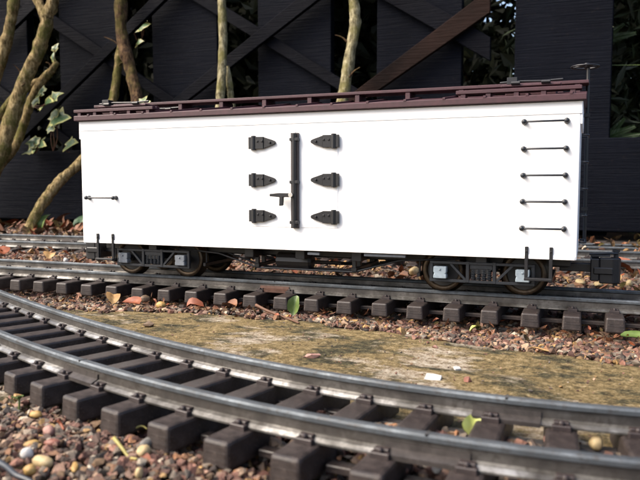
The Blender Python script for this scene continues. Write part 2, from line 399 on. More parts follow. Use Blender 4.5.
# doors, hinges, locking bar
def hinge_bm(sx):
    bm = NB()
    for (a, b) in ((-22.5, -18.6), (-18.0, -9.5)):
        box(bm, a, b, -2.3, 0.2, -4.7, 4.7)
    prism(bm, [(-9.5, -4.4), (-9.5, 4.4), (-2.2, 2.1), (0.0, 1.2), (0.6, 0), (0.0, -1.2), (-2.2, -2.1)], -1.7, 0.2, 'y')
    lathe(bm, [(2.1, -5.6), (2.1, 5.6)], 8, 'z', 0, (-18.3, -1.4, 0))
    for cx in (-14.5, -10.5, -4.0): lathe(bm, [(0.9, -3.0), (1.1, -1.2)], 6, 'y', 0, (cx, 0, 1.2 if cx < -5 else 0))
    if sx < 0:
        for v in bm.verts: v.co.x = -v.co.x
        bmesh.ops.reverse_faces(bm, faces=bm.faces)
    return bm
for x0, x1, hx, sx in ((-243.5, -205.0, -221.5, 1), (-203.6, -170.0, -191.0, -1)):
    bm = NB(); box(bm, x0, x1, -0.4, 0.3, 46, 123.2); d = part('door', bm, m_white, 0.2)
    for hz in (111.6, 82.6, 54.5):
        bm = hinge_bm(sx); bmesh.ops.translate(bm, vec=(hx, -0.9, hz), verts=bm.verts); part('hinge', bm, m_black, 0.25, d)
bm = NB(); tube(bm, [(-204.4, -3.6, 46), (-204.4, -3.6, 118)], 1.9, 10, 0)
box(bm, -207.6, -201.4, -3.2, -0.6, 45.4, 118.6, 1)
bar = part('locking_bar', bm, [m_black, m_barbrown], 0.2)
for hz in (113.5, 81, 50):
    bm = NB(); box(bm, -208.0, -201.0, -5.2, -0.6, hz-1.2, hz+1.2); part('bar_bracket', bm, m_black, 0.3, bar)
bm = NB(); prism(bm, [(-224, -1.0), (-224, 1.0), (-216, 1.7), (-205, 1.5), (-205, -1.5), (-212.5, -1.6), (-213, -8), (-216, -8.4), (-215.6, -1.6)], -7.2, -4.6, 'y')
bmesh.ops.translate(bm, vec=(0, 0, 71), verts=bm.verts); part('latch_handle', bm, m_black, 0.4, bar)
bm = NB(); lathe(bm, [(1.9, -8.0), (1.9, -7.0)], 8, 'y', 0, (-206, 0, 71.2)); part('latch_pin', bm, m_bright, 0.2, bar)
# grab irons and stirrup steps
def grab(bm, x0, x1, z, y=0.0):
    tube(bm, [(x0, y+0.3, z), (x0, y-3.6, z), (x0+1.2, y-4.3, z), (x1-1.2, y-4.3, z), (x1, y-3.6, z), (x1, y+0.3, z)], 0.75, 8)
    for x in (x0, x1): lathe(bm, [(2.0, 0.3), (2.0, -0.8), (1.5, -1.4), (1.3, -3.4), (1.9, -4.0), (1.6, -5.4), (0.8, -5.9)], 10, 'y', 0, (x, y, z))
for z in (121.2, 103.0, 85.2, 67.4, 49.2):
    bm = NB(); grab(bm, -35.5, -8.4, z); part('grab_iron', bm, m_iron, smooth=True)
bm = NB(); grab(bm, -402.0, -373.5, 67.8); part('grab_iron', bm, m_iron, smooth=True)
for z in (112.0, 94.0, 76.0, 58.0, 40.0):
    bm = NB(); tube(bm, [(1.0, 6, z), (4.6, 6, z), (5.2, 7, z), (5.2, 29, z), (4.6, 30, z), (1.0, 30, z)], 0.8, 8); part('grab_iron', bm, m_iron, smooth=True)
for x0, x1 in ((-393.6, -377.6), (-32.2, -16.2)):
    for y in (-1.4, 89.4):
        bm = NB()
        for x in (x0, x1): box(bm, x-1.15, x+1.15, y, y+2.0, 15.0, 36.6); lathe(bm, [(0.8, y-0.7), (0.8, y+0.5)], 6, 'y', 0, (x, 0, 33.5))
        box(bm, x0-1.15, x1+1.15, y-2.2, y+3.2, 13.4, 15.2)
        part('stirrup_step', bm, m_black, 0.25)
# roof
bm = NB(); prism(bm, [(-4.2, 134.4), (94.2, 134.4), (94.2, 138.6), (45, 145.8), (-4.2, 138.6)], -413.5, 3.5, 'x'); roof = part('roof', bm, m_maroon, 0.4)
for i in range(15):
    x = -398+i*28.0
    bm = NB(); prism(bm, [(-4.4, 138.2), (45, 145.4), (94.4, 138.2), (94.4, 139.8), (45, 147.1), (-4.4, 139.8)], x-1.0, x+1.0, 'x'); part('roof_rib', bm, m_maroon, 0.2, roof)
for k, y in enumerate((35.4, 42.2, 49.0)):
    bm = NB(); box(bm, -424, 4.5, y, y+6.2, 150.2+0.15*k, 152.6+0.15*k); part('running_board', bm, m_maroon, 0.4)
for i in range(11):
    x = -413+i*41.0
    bm = NB(); box(bm, x-1.9, x+1.9, 36.0, 54.5, 143.0, 150.15); part('running_board_saddle', bm, m_maroon, 0.3)
for (x0, x1, posts) in ((-415.0, -333.0, (-409.4, -393, -375.3, -357.8, -338.6)), (-82, 0.5, (-77, -59.9, -41.2, -23.6, -5.2))):
    for near in (True, False):
        for k in range(2):
            y = (-2.4+k*5.6) if near else (87.4+k*5.6-0.6)
            bm = NB(); box(bm, x0, x1, y, y+5.0, 141.6+0.2*k, 144.2+0.2*k); part('side_platform_plank', bm, m_maroon, 0.35)
        for x in posts:
            y = -1.8 if near else 87.8
            bm = NB(); box(bm, x-1.7, x+1.7, y, y+9.0, 138.0, 141.55); part('platform_post', bm, m_maroon, 0.25)
    xc, hw = ((x0+x1)/2, 22) if x0 < -300 else (-33.0, 17)
    for s in (-1, 1):                         # ice hatches on both slopes
        yc = 45-s*25
        bm = NB(); box(bm, xc-hw, xc+hw, yc-8.5, yc+8.5, 138.6, 146.6); h = part('ice_hatch', bm, m_maroon, 0.6)
        bm = NB(); box(bm, xc-hw-3, xc+hw+3, yc-9.5, yc+9.5, 146.65, 148.4); part('hatch_cover', bm, m_maroon, 0.5, h)
        for dx in (7-hw, hw-7):
            bm = NB(); box(bm, xc+dx-1.6, xc+dx+1.6, yc-10.5, yc+10.5, 148.45, 149.4); tube(bm, [(xc+dx-3, yc-10, 149.2), (xc+dx+3, yc-10, 149.2)], 1.4, 8)
            part('hatch_strap', bm, m_black, 0.2, h)
        bm = NB(); tube(bm, [(xc-hw-4, yc-6, 150.2), (xc-10, yc-6, 150.8), (xc+8, yc-6, 150.2), (xc+hw+4, yc-6, 150.8)], 0.9, 7); box(bm, xc-hw+1, xc-hw+8, yc-9, yc-2, 148.5, 153.4)
        part('hatch_latch', bm, m_black, 0.25, h)
# brake wheel and staff at the right-hand end
bm = NB(); tube(bm, [(4.5, 52, 36), (3.5, 52, 164)], 1.25, 8); box(bm, 1.5, 6.0, 49.5, 54.5, 60, 62.5); box(bm, 1.5, 5.8, 49.5, 54.5, 128, 130.5)
bs = part('brake_staff', bm, m_black)
bm = NB(); tube(bm, [(1.5+9.5*math.cos(t*math.pi/12), 52+9.5*math.sin(t*math.pi/12), 164.2) for t in range(25)], 0.7, 8, cap=False)
for k in range(5):
    t = k*2*math.pi/5+.3; tube(bm, [(2.5, 52, 165.2), (1.5+9.6*math.cos(t), 52+9.6*math.sin(t), 164.2)], 0.75, 6)
lathe(bm, [(2.2, 163.4), (2.2, 166.2), (1.2, 166.9)], 10, 'z', 0, (2.5, 52, 0)); part('brake_wheel', bm, m_black, 0, bs, smooth=True)
# underframe
bm = NB(); box(bm, -406, -4, 26, 30, 21, 27.9); box(bm, -406, -4, 60, 64, 21, 27.9); box(bm, -404, -6, 38, 52, 19, 27.8)
for x in (-343, -250, -205, -158, -64): box(bm, x-4, x+4, 8.1, 81.9, 20.4, 27.7)
part('underframe', bm, m_black, 0.4)
for y in (16, 28, 62, 74):
    bm = NB(); tube(bm, [(-330, y, 25), (-282, y, 21.5), (-246, y, 11.2), (-162, y, 11.2), (-126, y, 21.5), (-78, y, 25)], 0.85, 6); part('truss_rod', bm, m_iron, smooth=True)
for x in (-246, -162):
    bm = NB(); box(bm, x-2.2, x+2.2, 14, 76, 11.8, 14.6)
    for y in (16, 28, 62, 74): box(bm, x-1.6, x+1.6, y-1.6, y+1.6, 14.4, 20.2)
    part('queen_post', bm, m_black, 0.3)
bm = NB(); lathe(bm, [(4, -232), (7, -230), (7, -202), (5, -200)], 14, 'x', 0, (0, 24, 17)); tube(bm, [(-200, 24, 17), (-176, 24, 17)], 1.2, 6); part('brake_cylinder', bm, m_black, smooth=False)
for a, b, z in ((-150, -118, 25.2), (-196, -186, 24.6)):
    bm = NB(); box(bm, a, b, 2.0, 4.6, z, z+2.1); part('frame_strip', bm, m_boxdull, 0.3)
# trucks
def truck(xc, boxmat):
    t = empty('truck', (0, 0, 0)); t.parent = car; t.location = ((OX+xc)*S, 0, 0)
    def tp(name, bm, mat, bevel=0, smooth=False): return obj(name, bm, mat, t, bevel=bevel, smooth=smooth)
    for s in (-1, 1):                          # s = -1 is the near side; local y = 0 is the track centre
        yo = s*35.0
        bm = NB()
        a, b = sorted((yo, yo+s*2.6))
        prism(bm, [(-37, 21.4), (37, 21.4), (37, 23.4), (-37, 23.4)], a, b)                        # top bar
        prism(bm, [(-37, 8.2), (37, 8.2), (37, 10.2), (-37, 10.2)], a, b)                          # bottom bar
        for m_ in (-1, 1):
            prism(bm, [(m_*23, 21.6), (m_*20.4, 21.6), (m_*9.4, 10.0), (m_*12, 10.0)], a+0.2, b-0.2)      # sloping arch bars
            box(bm, *sorted((m_*37, m_*34.6)), a, b, 10.0, 21.6)
            box(bm, *sorted((m_*10.6, m_*8.2)), a-0.3, b+0.3, 8.4, 23.8)                              # columns
        tp('side_frame', bm, m_iron, 0.25)
        bm = NB()
        for sx in (-5.6, -1.9, 1.9, 5.6):
            tube(bm, [(sx+1.5*math.cos(k*.9), yo+s*0.8+1.5*math.sin(k*.9), 10.4+k*0.18) for k in range(44)], 0.55, 5)
        box(bm, -7.8, 7.8, yo-2, yo+2, 18.4, 21.2)
        tp('spring_group', bm, m_iron)
        for m_ in (-1, 1):
            bm = NB(); a2, b2 = sorted((yo-s*0.5, yo+s*5.2))
            prism(bm, [(-4.8, 10.8), (4.8, 10.8), (4.8, 13.6), (4.0, 14.4), (4.8, 15.2), (4.8, 19.6), (-4.8, 19.6), (-4.8, 15.2), (-4.0, 14.4), (-4.8, 13.6)], a2, b2)
            lathe(bm, [(1.0, s*40.0), (1.0, s*41.0)], 6, 'y', 0, (0, 0, 17.5))
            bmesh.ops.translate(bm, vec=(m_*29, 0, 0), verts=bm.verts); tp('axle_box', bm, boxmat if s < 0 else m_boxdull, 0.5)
            # wheel: tread on the rail, flange inside
            bm = NB()
            yt = s*28.4
            lathe(bm, [(11.6, yt-s*1.4), (12.2, yt), (15.0, yt), (15.2, yt-s*0.6), (15.45, yt-s*5.4), (17.4, yt-s*6.2), (17.4, yt-s*7.2), (16, yt-s*7.8), (12, yt-s*7.8), (11.6, yt-s*6.0)], 36, 'y', ring=True)
            bmesh.ops.translate(bm, vec=(m_*29, 0, 15.5), verts=bm.verts)
            wh = tp('wheel', bm, m_wheel, 0, True)
            for f in wh.data.polygons: f.use_smooth = True
            bm = NB(); lathe(bm, [(11.9, yt-s*1.6), (11.0, yt-s*3.6), (4.2, yt-s*3.0), (3.6, yt+s*0.4), (2.0, yt+s*0.6), (2.0, yt-s*7.0), (11.9, yt-s*6.4)], 30, 'y')
            bmesh.ops.translate(bm, vec=(m_*29, 0, 15.5), verts=bm.verts); tp('wheel_web', bm, m_wheelin)
    for m_ in (-1, 1):
        bm = NB(); tube(bm, [(m_*29, -38, 15.5), (m_*29, 38, 15.5)], 1.7, 10); tp('axle', bm, m_iron)
        bm = NB(); box(bm, m_*47-1.2, m_*47+1.2, -30, 30, 10, 13); tube(bm, [(m_*47, -26, 12), (m_*47, -26, 22)], 0.9, 6); tp('brake_beam', bm, m_black, 0.3)
    bm = NB(); box(bm, -6.4, 6.4, -37, 37, 15, 19); box(bm, -9, 9, -10, 10, 15.4, 20.0); tp('bolster', bm, m_black, 0.4)
    return t
truck(-343.0, m_boxdull); truck(-64.0, m_boxgrey)
# couplers
def coupler(sgn, x):
    bm = NB(); X = lambda a, b: sorted((x+sgn*a, x+sgn*b))
    box(bm, *X(-12, 11), 41, 49, 16, 22)
    c = part('coupler', bm, m_black, 0.5)
    bm = NB()
    box(bm, *X(9.0, 15), 33, 57, 10.5, 26.5)
    hook = [(15, 33), (24, 33.4), (28, 36), (29.2, 40), (28.6, 45), (26, 47.6), (22.6, 46.6), (22.2, 43.6), (24, 42.2), (24.2, 40.2), (22.4, 39), (15, 39)]
    prism(bm, [(x+sgn*a_, b_) for a_, b_ in hook], 9, 27, 'z')
    prism(bm, [(x+sgn*a_, b_) for a_, b_ in ((15, 50), (21, 51), (24.5, 54), (24.8, 57.4), (22, 58.4), (15, 57))], 11, 25.5, 'z')
    box(bm, *X(11, 24), 31.8, 33.2, 15.5, 20.5)
    part('coupler_head', bm, m_black, 0.8, c)
    bm = NB(); lathe(bm, [(1.6, 6.5), (1.6, 30.5), (2.6, 31), (2.6, 32.5)], 8, 'z', 0, (x+sgn*26, 44, 0)); part('coupler_pin', bm, m_iron, 0, c)
    bm = NB(); tube(bm, [(x+sgn*8, 36, 29.5), (x+sgn*20, 38, 30.2), (x+sgn*27, 42, 30.0)], 0.9, 6); box(bm, *X(9, 22), 36, 46, 27.7, 29.0); part('lift_lever', bm, m_iron, 0.2, c)
coupler(1, 0); coupler(-1, -410)

# ------------------------------------------------------------------ fence, trellis
fence = empty('wooden_fence', (-480, 650, 0)); tag(fence, 'tall black-stained fence of wide upright boards behind the tracks', 'fence')
rnd = random.Random(7)
for k in range(-7, 5):
    x0 = -331+223.5*k
    w = 141
    bm = NB(); box(bm, x0+480, x0+480+w, -10, 9, 2, 1520)
    for v in bm.verts: v.co.x += rnd.uniform(-1.5, 1.5)
    obj('board', bm, m_fence, fence, bevel=1.6, seg=2)
for z in (330, 1180):
    bm = NB(); box(bm, -1420, 1260, 9.3, 50, z+180, z+270); obj('rear_rail', bm, m_fence, fence, bevel=2)
for x0, x1 in ((-1900, -565), (-563, 560)):
    bm = NB(); box(bm, x0+480, x1+480, -34, -10.4, 10, 149); obj('base_board', bm, m_fence, fence, bevel=2, seg=2)
for x in (-1500, -500, 500):
    bm = NB(); box(bm, x+480-35, x+480+35, 50.3, 120, -60, 1500); obj('post', bm, m_fence, fence, bevel=2)
trel = empty('trellis', (-600, 622, 150)); tag(trel, 'diagonal black crossed slats of trellis fixed over the fence boards', 'trellis')
def slat(x0, z0, slope, layer, mat, x1=None, top=1000):
    """a slat through (x0, z0); clipped to the base board below, to top above and to the panel's right edge"""
    a = math.atan(slope); w = 31
    pts = []
    xr = -143.0
    xa, xb = (x0+(151-z0)/slope, x0+(top-z0)/slope); xa, xb = min(xa, xb), max(xa, xb)
    xb = min(xb, xr); xa = max(xa, -1730)
    if xb-xa < 30: return
    dz = w/2/math.cos(a)
    zl = lambda x: z0+slope*(x-x0)
    out = [(xa, zl(xa)-dz), (xb, zl(xb)-dz), (xb, zl(xb)+dz), (xa, zl(xa)+dz)]
    out = [(x+600, max(z, 149.6)-150) for x, z in out]
    bm = NB(); prism(bm, out, *((-5.5, 4.3) if layer else (4.7, 14.5)))
    obj('slat', bm, mat, trel, bevel=0.9)
for x in (-1620, -1265, -913, -593): slat(x, 300, 0.63 if x != -913 else 0.72, 1, m_slat)
slat(-239, 300, 0.667, 1, m_slatbrown); slat(115, 300, 0.65, 1, m_slat)
for x in (-1560, -1200, -843, -483, -156): slat(x, 300, -0.632, 0, m_slat)

# ------------------------------------------------------------------ climbing stems
def stem(label, paths, mat, knots=0.12, seed=0, spurs=2):
    """paths: list of (points, radii); the first is the main stem (from the ground up), the rest are branches"""
    rnd = random.Random(seed); base = paths[0][0][0]
    root = empty('climber_stem', base); tag(root, label, 'stem', 'bare climbing stems in front of the fence')
    for i, (pts, rr) in enumerate(paths):
        pp = smooth_path([Vector(p)-Vector(base) for p in pts], 16); n = len(pp)
        rads = []
        for k in range(n):
            t = k/(n-1)*(len(rr)-1); j = min(int(t), len(rr)-2); r = rr[j]+(rr[j+1]-rr[j])*(t-j)
            rads.append(r*(1+knots*noise.noise(Vector((k*0.2, seed*3.1, i*5)))+0.5*max(0, noise.noise(Vector((k*0.13, seed*7.7, i*3+9)))-0.25)))
        bm = NB(); tube(bm, pp, rads, 22)
        bm.normal_update()
        for v in bm.verts:
            q = v.co+Vector((seed*50, 0, 0))
            ridge = noise.noise(Vector((q.x*.22, q.y*.22, q.z*.05)))*.11 + noise.noise(q*.09)*.10 + max(0, noise.noise(q*.03)-.3)*.5
            v.co += v.normal*rads[len(rads)//2]*ridge
        obj('trunk' if i == 0 else 'branch', bm, mat, root, smooth=True)
        for k in range(spurs if i == 0 else 0):
            c0 = pp[rnd.randrange(n//3, n-4)]; a_ = rnd.uniform(-.8, 3.9); e = c0+Vector((math.cos(a_)*1.0, -.4, .7))*rnd.uniform(16, 46)
            bm = NB(); tube(bm, smooth_path([c0, (c0+e)/2+Vector((0, 0, 5)), e], 4), [2.0-.16*j for j in range(9)], 6); obj('twig', bm, m_barkbrown, root)
    return root
def px(u, v, y): return tuple(at(u, v, y=y))
gz = 0
stem('thick mossy forked stem leaning right at the far left',
     [([px(-40, 262, 470), px(-12, 185, 500), px(4, 142, 520), px(14, 110, 535), px(24, 82, 545), px(38, 52, 552), px(46, 26, 556), px(47, 16, 556), px(52, 4, 557), px(58, -20, 560)], [16, 15, 14, 13.5, 12.5, 12, 12, 12, 10, 9]),
      ([px(46, 22, 556), px(42, 10, 556), px(36, -4, 560), px(26, -30, 565)], [9, 8.5, 8, 7])], m_bark, seed=1)
stem('pale straight stem at the left edge of the picture',
     [([px(-38, 236, 560), px(-22, 140, 565), px(-5, 80, 570), px(5, 48, 572), px(11, 20, 574), px(14, 2, 575), px(15, -25, 577)], [12, 11.5, 11, 10.5, 9.5, 11, 9])], m_bark, seed=2)
stem('thin brown stem bending right behind the thick mossy one',
     [([px(-24, 236, 520), px(-4, 175, 560), px(16, 145, 575), px(27, 114, 580), px(33, 96, 582), px(43, 80, 582), px(52, 70, 584), px(58, 62, 586)], [8, 8, 8, 8, 8, 8.5, 7, 4]),
      ([px(40, 81, 581), px(22, 90, 578), px(8, 104, 575), px(-8, 126, 570)], [7, 7, 7, 7])], m_bark, seed=3)
stem('slanting stem rooted by the rear track, rising behind the car\'s left end',
     [([px(27, 232.5, 452), px(41, 206, 470), px(60, 181, 500), px(80, 163, 525), px(100, 135, 560), px(112, 104, 590), px(116, 82, 600), px(119, 58, 606), px(122, 32, 610)], [9.5, 9.5, 9, 8.5, 8.5, 8.5, 7.5, 7, 5])], m_bark, seed=4)
stem('dark mossy upright stem above the car\'s left end',
     [([px(150, 238, 520), px(146, 170, 555), px(138, 104, 575), px(134, 84, 580), px(128, 60, 584), px(122, 36, 586), px(121, 14, 588), px(122, -20, 590)], [12.5, 12, 11, 10.5, 10.5, 10.5, 10, 9.5])], m_barkbrown, seed=5)
stem('slim pale upright stem left of the door',
     [([px(214, 238, 540), px(218, 160, 560), px(220, 104, 570), px(222, 75, 574), px(223, 40, 578), px(222, 0, 580), px(221, -20, 582)], [8.5, 8, 7.6, 7.5, 7.2, 7, 7]),
      ([px(233, 122, 585), px(231, 98, 588), px(229, 78, 590), px(228, 66, 592)], [6, 6, 5, 2.5])], m_barkpale, seed=6)
stem('pale leaning stem right of the door, before the dark gap',
     [([px(318, 245, 540), px(334, 150, 560), px(344, 92, 572), px(350, 56, 578), px(355, 24, 582), px(354, 2, 584), px(352, -25, 586)], [10, 9.5, 9, 8.8, 8.4, 8, 8])], m_barkpale, seed=7)

# ------------------------------------------------------------------ leaves
IVY = [(0, -0.12), (0.2, -0.36), (0.5, -0.3), (0.52, -0.02), (0.78, 0.18), (0.42, 0.34), (0.3, 0.62), (0.0, 1.0), (-0.3, 0.62), (-0.42, 0.34), (-0.78, 0.18), (-0.52, -0.02), (-0.5, -0.3), (-0.2, -0.36)]
OVAL = [(0, 0), (0.16, 0.06), (0.3, 0.22), (0.36, 0.42), (0.32, 0.64), (0.18, 0.86), (0, 1.0), (-0.18, 0.86), (-0.32, 0.64), (-0.36, 0.42), (-0.3, 0.22), (-0.16, 0.06)]
def leaf_bm(outline, size, curl=0.25, fold=0.15, inner=0.66, seed=0, two=False, thick=0.45):
    rnd = random.Random(seed); bm = NB(); cx, cy = 0, 0.3
    def shape(x, y):
        z = -curl*((y-0.3)**2)*1.2 + fold*abs(x)*1.3 + 0.06*math.sin(7*x+seed)+0.05*math.sin(5*y+2*seed)
        return (x*size, y*size, z*size)
    n = len(outline); rings = []
    jit = [rnd.uniform(0.9, 1.08) for _ in range(n)]
    for r in (0.33, inner, 1.0):
        ring = []
        for i, (x, y) in enumerate(outline):
            rr = r*(jit[i] if r > 0.5 else 1)*(rnd.uniform(0.85, 1.12) if two and r == inner else 1)
            ring.append(bm.verts.new(shape(cx+(x-cx)*rr, cy+(y-cy)*rr)))
        rings.append(ring)
    c = bm.verts.new(shape(cx, cy))
    for i in range(n):
        j = (i+1) % n
        bm.faces.new((c, rings[0][i], rings[0][j]))
        bm.faces.new((rings[0][i], rings[1][i], rings[1][j], rings[0][j]))
        bm.faces.new((rings[1][i], rings[2][i], rings[2][j], rings[1][j])).material_index = 1 if two else 0
    # a real leaf thickness: a second skin below
    geo = bmesh.ops.duplicate(bm, geom=bm.verts[:]+bm.edges[:]+bm.faces[:])
    vs2 = [g for g in geo['geom'] if isinstance(g, bmesh.types.BMVert)]; fs2 = [g for g in geo['geom'] if isinstance(g, bmesh.types.BMFace)]
    for v in vs2: v.co.z -= thick
    bmesh.ops.reverse_faces(bm, faces=fs2)
    return bm
def ivy(label, base, leaves, seed):
    """base: where the sprig is rooted on the wood; leaves: (offset, size, facing tilt, roll)"""
    root = empty('ivy_sprig', base); tag(root, label, 'ivy', 'ivy sprigs on the stems and fence')
    rnd = random.Random(seed)
    bm = NB()
    for (p, s, rx, rz) in leaves:
        q = Vector(p)-Vector(base)
        tube(bm, smooth_path([(0, 0, 0), tuple(q*0.5+Vector((rnd.uniform(-4, 4), rnd.uniform(-4, 4), -6))), tuple(q)], 4), 0.9, 6)
    obj('stalk', bm, m_twig, root)
    for i, (p, s, rx, rz) in enumerate(leaves):
        lb = leaf_bm(IVY, s, 0.25, 0.14, 0.8, seed*10+i, True)
        obj('leaf', lb, [m_ivy, m_ivycream], root, Vector(p)-Vector(base), (Matrix.Rotation(R(rnd.uniform(-30, 5)), 3, 'Z') @ Matrix.Rotation(R(rx), 3, 'X') @ Matrix.Rotation(R(rz), 3, 'Z')).to_euler(), smooth=True)
ivy('greyish green ivy cluster on the thin bent stem', px(32, 106, 572), [(px(37, 101, 560), 24, 60, 30), (px(45, 104, 556), 29, 52, -75), (px(54, 98, 562), 20, 64, -50), (px(42, 92, 562), 19, 60, 80)], 1)
ivy('variegated ivy leaf on a bare upright stalk near the car', px(53, 151, 590), [(px(56, 119, 572), 36, 48, -85), (px(54, 116, 574), 24, 60, 40), (px(52, 127, 576), 20, 62, 100)], 2)
ivy('low variegated ivy sprig on top of the base board', px(36, 152, 606), [(px(38, 147, 590), 30, 50, -80), (px(34, 143, 592), 24, 58, 25), (px(32, 149, 594), 26, 52, 75)], 3)
ivy('single yellowish ivy leaf touching the car\'s left edge', px(70, 152, 606), [(px(67, 145, 594), 30, 52, -75)], 4)
ivy('bright ivy leaves between two fence boards above the car', px(139, 44, 668), [(px(133, 30, 655), 22, 54, 15), (px(141, 27, 655), 22, 58, -70), (px(144, 18, 655), 20, 62, -10), (px(137, 44, 660), 18, 62, -70)], 5)
ivy('small green shoot in the fork of the mossy stem', px(55, 66, 586), [(px(54, 58, 580), 20, 78, 5), (px(55, 49, 580), 14, 72, -15)], 6)
ivy('ivy shoot beside the stem just above the car roof', px(140, 112, 572), [(px(142, 102, 566), 15, 60, -20), (px(146, 104, 568), 12, 62, -60)], 7)

# ------------------------------------------------------------------ shrubs beyond the fence
def shrub(name, label, cx, cy, rx, ry, h, n, mat, seed, size, hole=None, twigs=0, fronds=(), slim=0.26):
    rng = np.random.default_rng(seed); root = empty(name, (cx, cy, 0)); tag(root, label, 'shrub', 'dark shrubs beyond the fence')
    bm = NB(); rnd = random.Random(seed)
    for k in range(9):
        a = rnd.uniform(0, 6.28); e = (rx*0.7*math.cos(a), ry*0.7*math.sin(a), h*rnd.uniform(.35, .9))
        tube(bm, smooth_path([(0, 0, -6), (e[0]*.2, e[1]*.2, e[2]*.35), (e[0]*.6, e[1]*.6, e[2]*.7), e], 4), [14-11*t/12 for t in range(13)], 7)
    obj('trunk', bm, m_barkbrown, root, smooth=True)
    cl = np.stack([rng.uniform(-rx, rx, n//26+1), rng.uniform(-ry, ry, n//26+1), h*rng.uniform(0.0, 1.0, n//26+1)], 1)
    ci = rng.integers(0, len(cl), n); p = cl[ci]+rng.normal(0, 42, (n, 3)); p[:, 2] = np.abs(p[:, 2])+8
    if hole is not None:
        for (hx, hz, hr) in hole:
            w = ((p[:, 0]+cx-hx)**2+(p[:, 2]-hz)**2) > hr*hr*rng.uniform(.3, 1.2, len(p)); p = p[w]
    n = len(p)
    d = rng.normal(0, 1, (n, 3)); d[:, 2] -= .4; d /= np.linalg.norm(d, axis=1)[:, None]
    b = np.cross(d, rng.normal(0, 1, (n, 3))); b /= np.linalg.norm(b, axis=1)[:, None]; c = np.cross(d, b)
    L = size*rng.uniform(.6, 1.3, n)[:, None]; W = L*slim
    V = np.stack([p, p+d*L*.5+b*W+c*W*.3, p+d*L, p+d*L*.5-b*W+c*W*.3], 1).reshape(-1, 3)*S
    i = np.arange(n)*4; F = np.concatenate([np.stack([i, i+1, i+2], 1), np.stack([i, i+2, i+3], 1)])
    for k in range(twigs):                     # long bare shoots
        a = Vector((rnd.uniform(-rx, rx)*.6, -ry*rnd.uniform(.5, 1.1), rnd.uniform(20, 200))); e = a+Vector((rnd.uniform(-120, 120), rnd.uniform(-60, 10), rnd.uniform(60, 260)))
        bm = NB(); tube(bm, smooth_path([a, (a+e)/2+Vector((rnd.uniform(-25, 25), 0, rnd.uniform(-10, 25))), e], 5), 1.6, 6); obj('shoot', bm, m_leaftan, root)
    for (u, v, yy, ang, ln) in fronds:          # feathery sprays
        c0 = at(u, v, y=yy)-Vector((cx, cy, 0)); dv = Vector((math.cos(R(ang)), -.25, math.sin(R(ang)))); bm = NB(); tube(bm, [c0, c0+dv*ln], .9, 5)
        for q in range(26):
            t = q/26; b0 = c0+dv*ln*t
            for sg in (-1, 1):
                n_ = Vector((-dv.z, rnd.uniform(-.3, .3), dv.x))*sg; tip = b0+(n_*.8+dv*.9)*ln*.26*(1-.75*t); w_ = (tip-b0).cross(Vector((0, 1, .2))).normalized()*0.8
                bm.faces.new([bm.verts.new(b0), bm.verts.new((b0+tip)/2+w_), bm.verts.new(tip), bm.verts.new((b0+tip)/2-w_)])
        obj('frond', bm, m_frond, root)
    me = bpy.data.meshes.new('foliage'); me.from_pydata(V.tolist(), [], F.tolist()); me.materials.append(mat); link('foliage', me, root)
shrub('leafy_shrub', 'dark leafy shrub beyond the fence gap at the far left', -1330, 960, 330, 210, 1650, 17000, m_hedge, 11, 46)
shrub('leafy_shrub', 'dark leafy shrub at the far left end of the fence', -1850, 1000, 300, 220, 1650, 9000, m_hedge, 19, 60)
shrub('leafy_shrub', 'dark leafy shrub seen through the gap left of the slim pale stem', -760, 980, 320, 220, 1650, 19000, m_hedge, 12, 46)
shrub('leafy_shrub', 'dark leafy shrub behind the gap at the leaning pale stem', -420, 1150, 220, 250, 1500, 11000, m_hedge, 13, 42)
shrub('leafy_shrub', 'yellowish leafy shrub with sky showing above it, right of the brown slat', -165, 1000, 190, 190, 390, 3400, m_hedge, 14, 38, twigs=9)
shrub('conifer_shrub', 'dark green conifer in the gap at the right edge', 110, 940, 190, 200, 1650, 26000, m_conifer, 15, 40, slim=0.1, fronds=((604, 138, 690, 20, 46), (606, 139, 700, 50, 40), (612, 139, 690, 8, 40), (601, 40, 720, 5, 50), (603, 38, 730, 30, 36)))
shrub('conifer_shrub', 'dense conifer standing behind the right-edge conifer', 360, 1480, 420, 230, 1900, 26000, m_conifer, 17, 70, slim=0.16)
shrub('leafy_shrub', 'large leafy shrub farther back behind the left gaps', -960, 1500, 560, 230, 1900, 30000, m_hedge, 18, 80)
shrub('conifer_shrub', 'tall conifer farther right beyond the fence', 520, 1000, 260, 220, 1650, 9000, m_conifer, 16, 34)

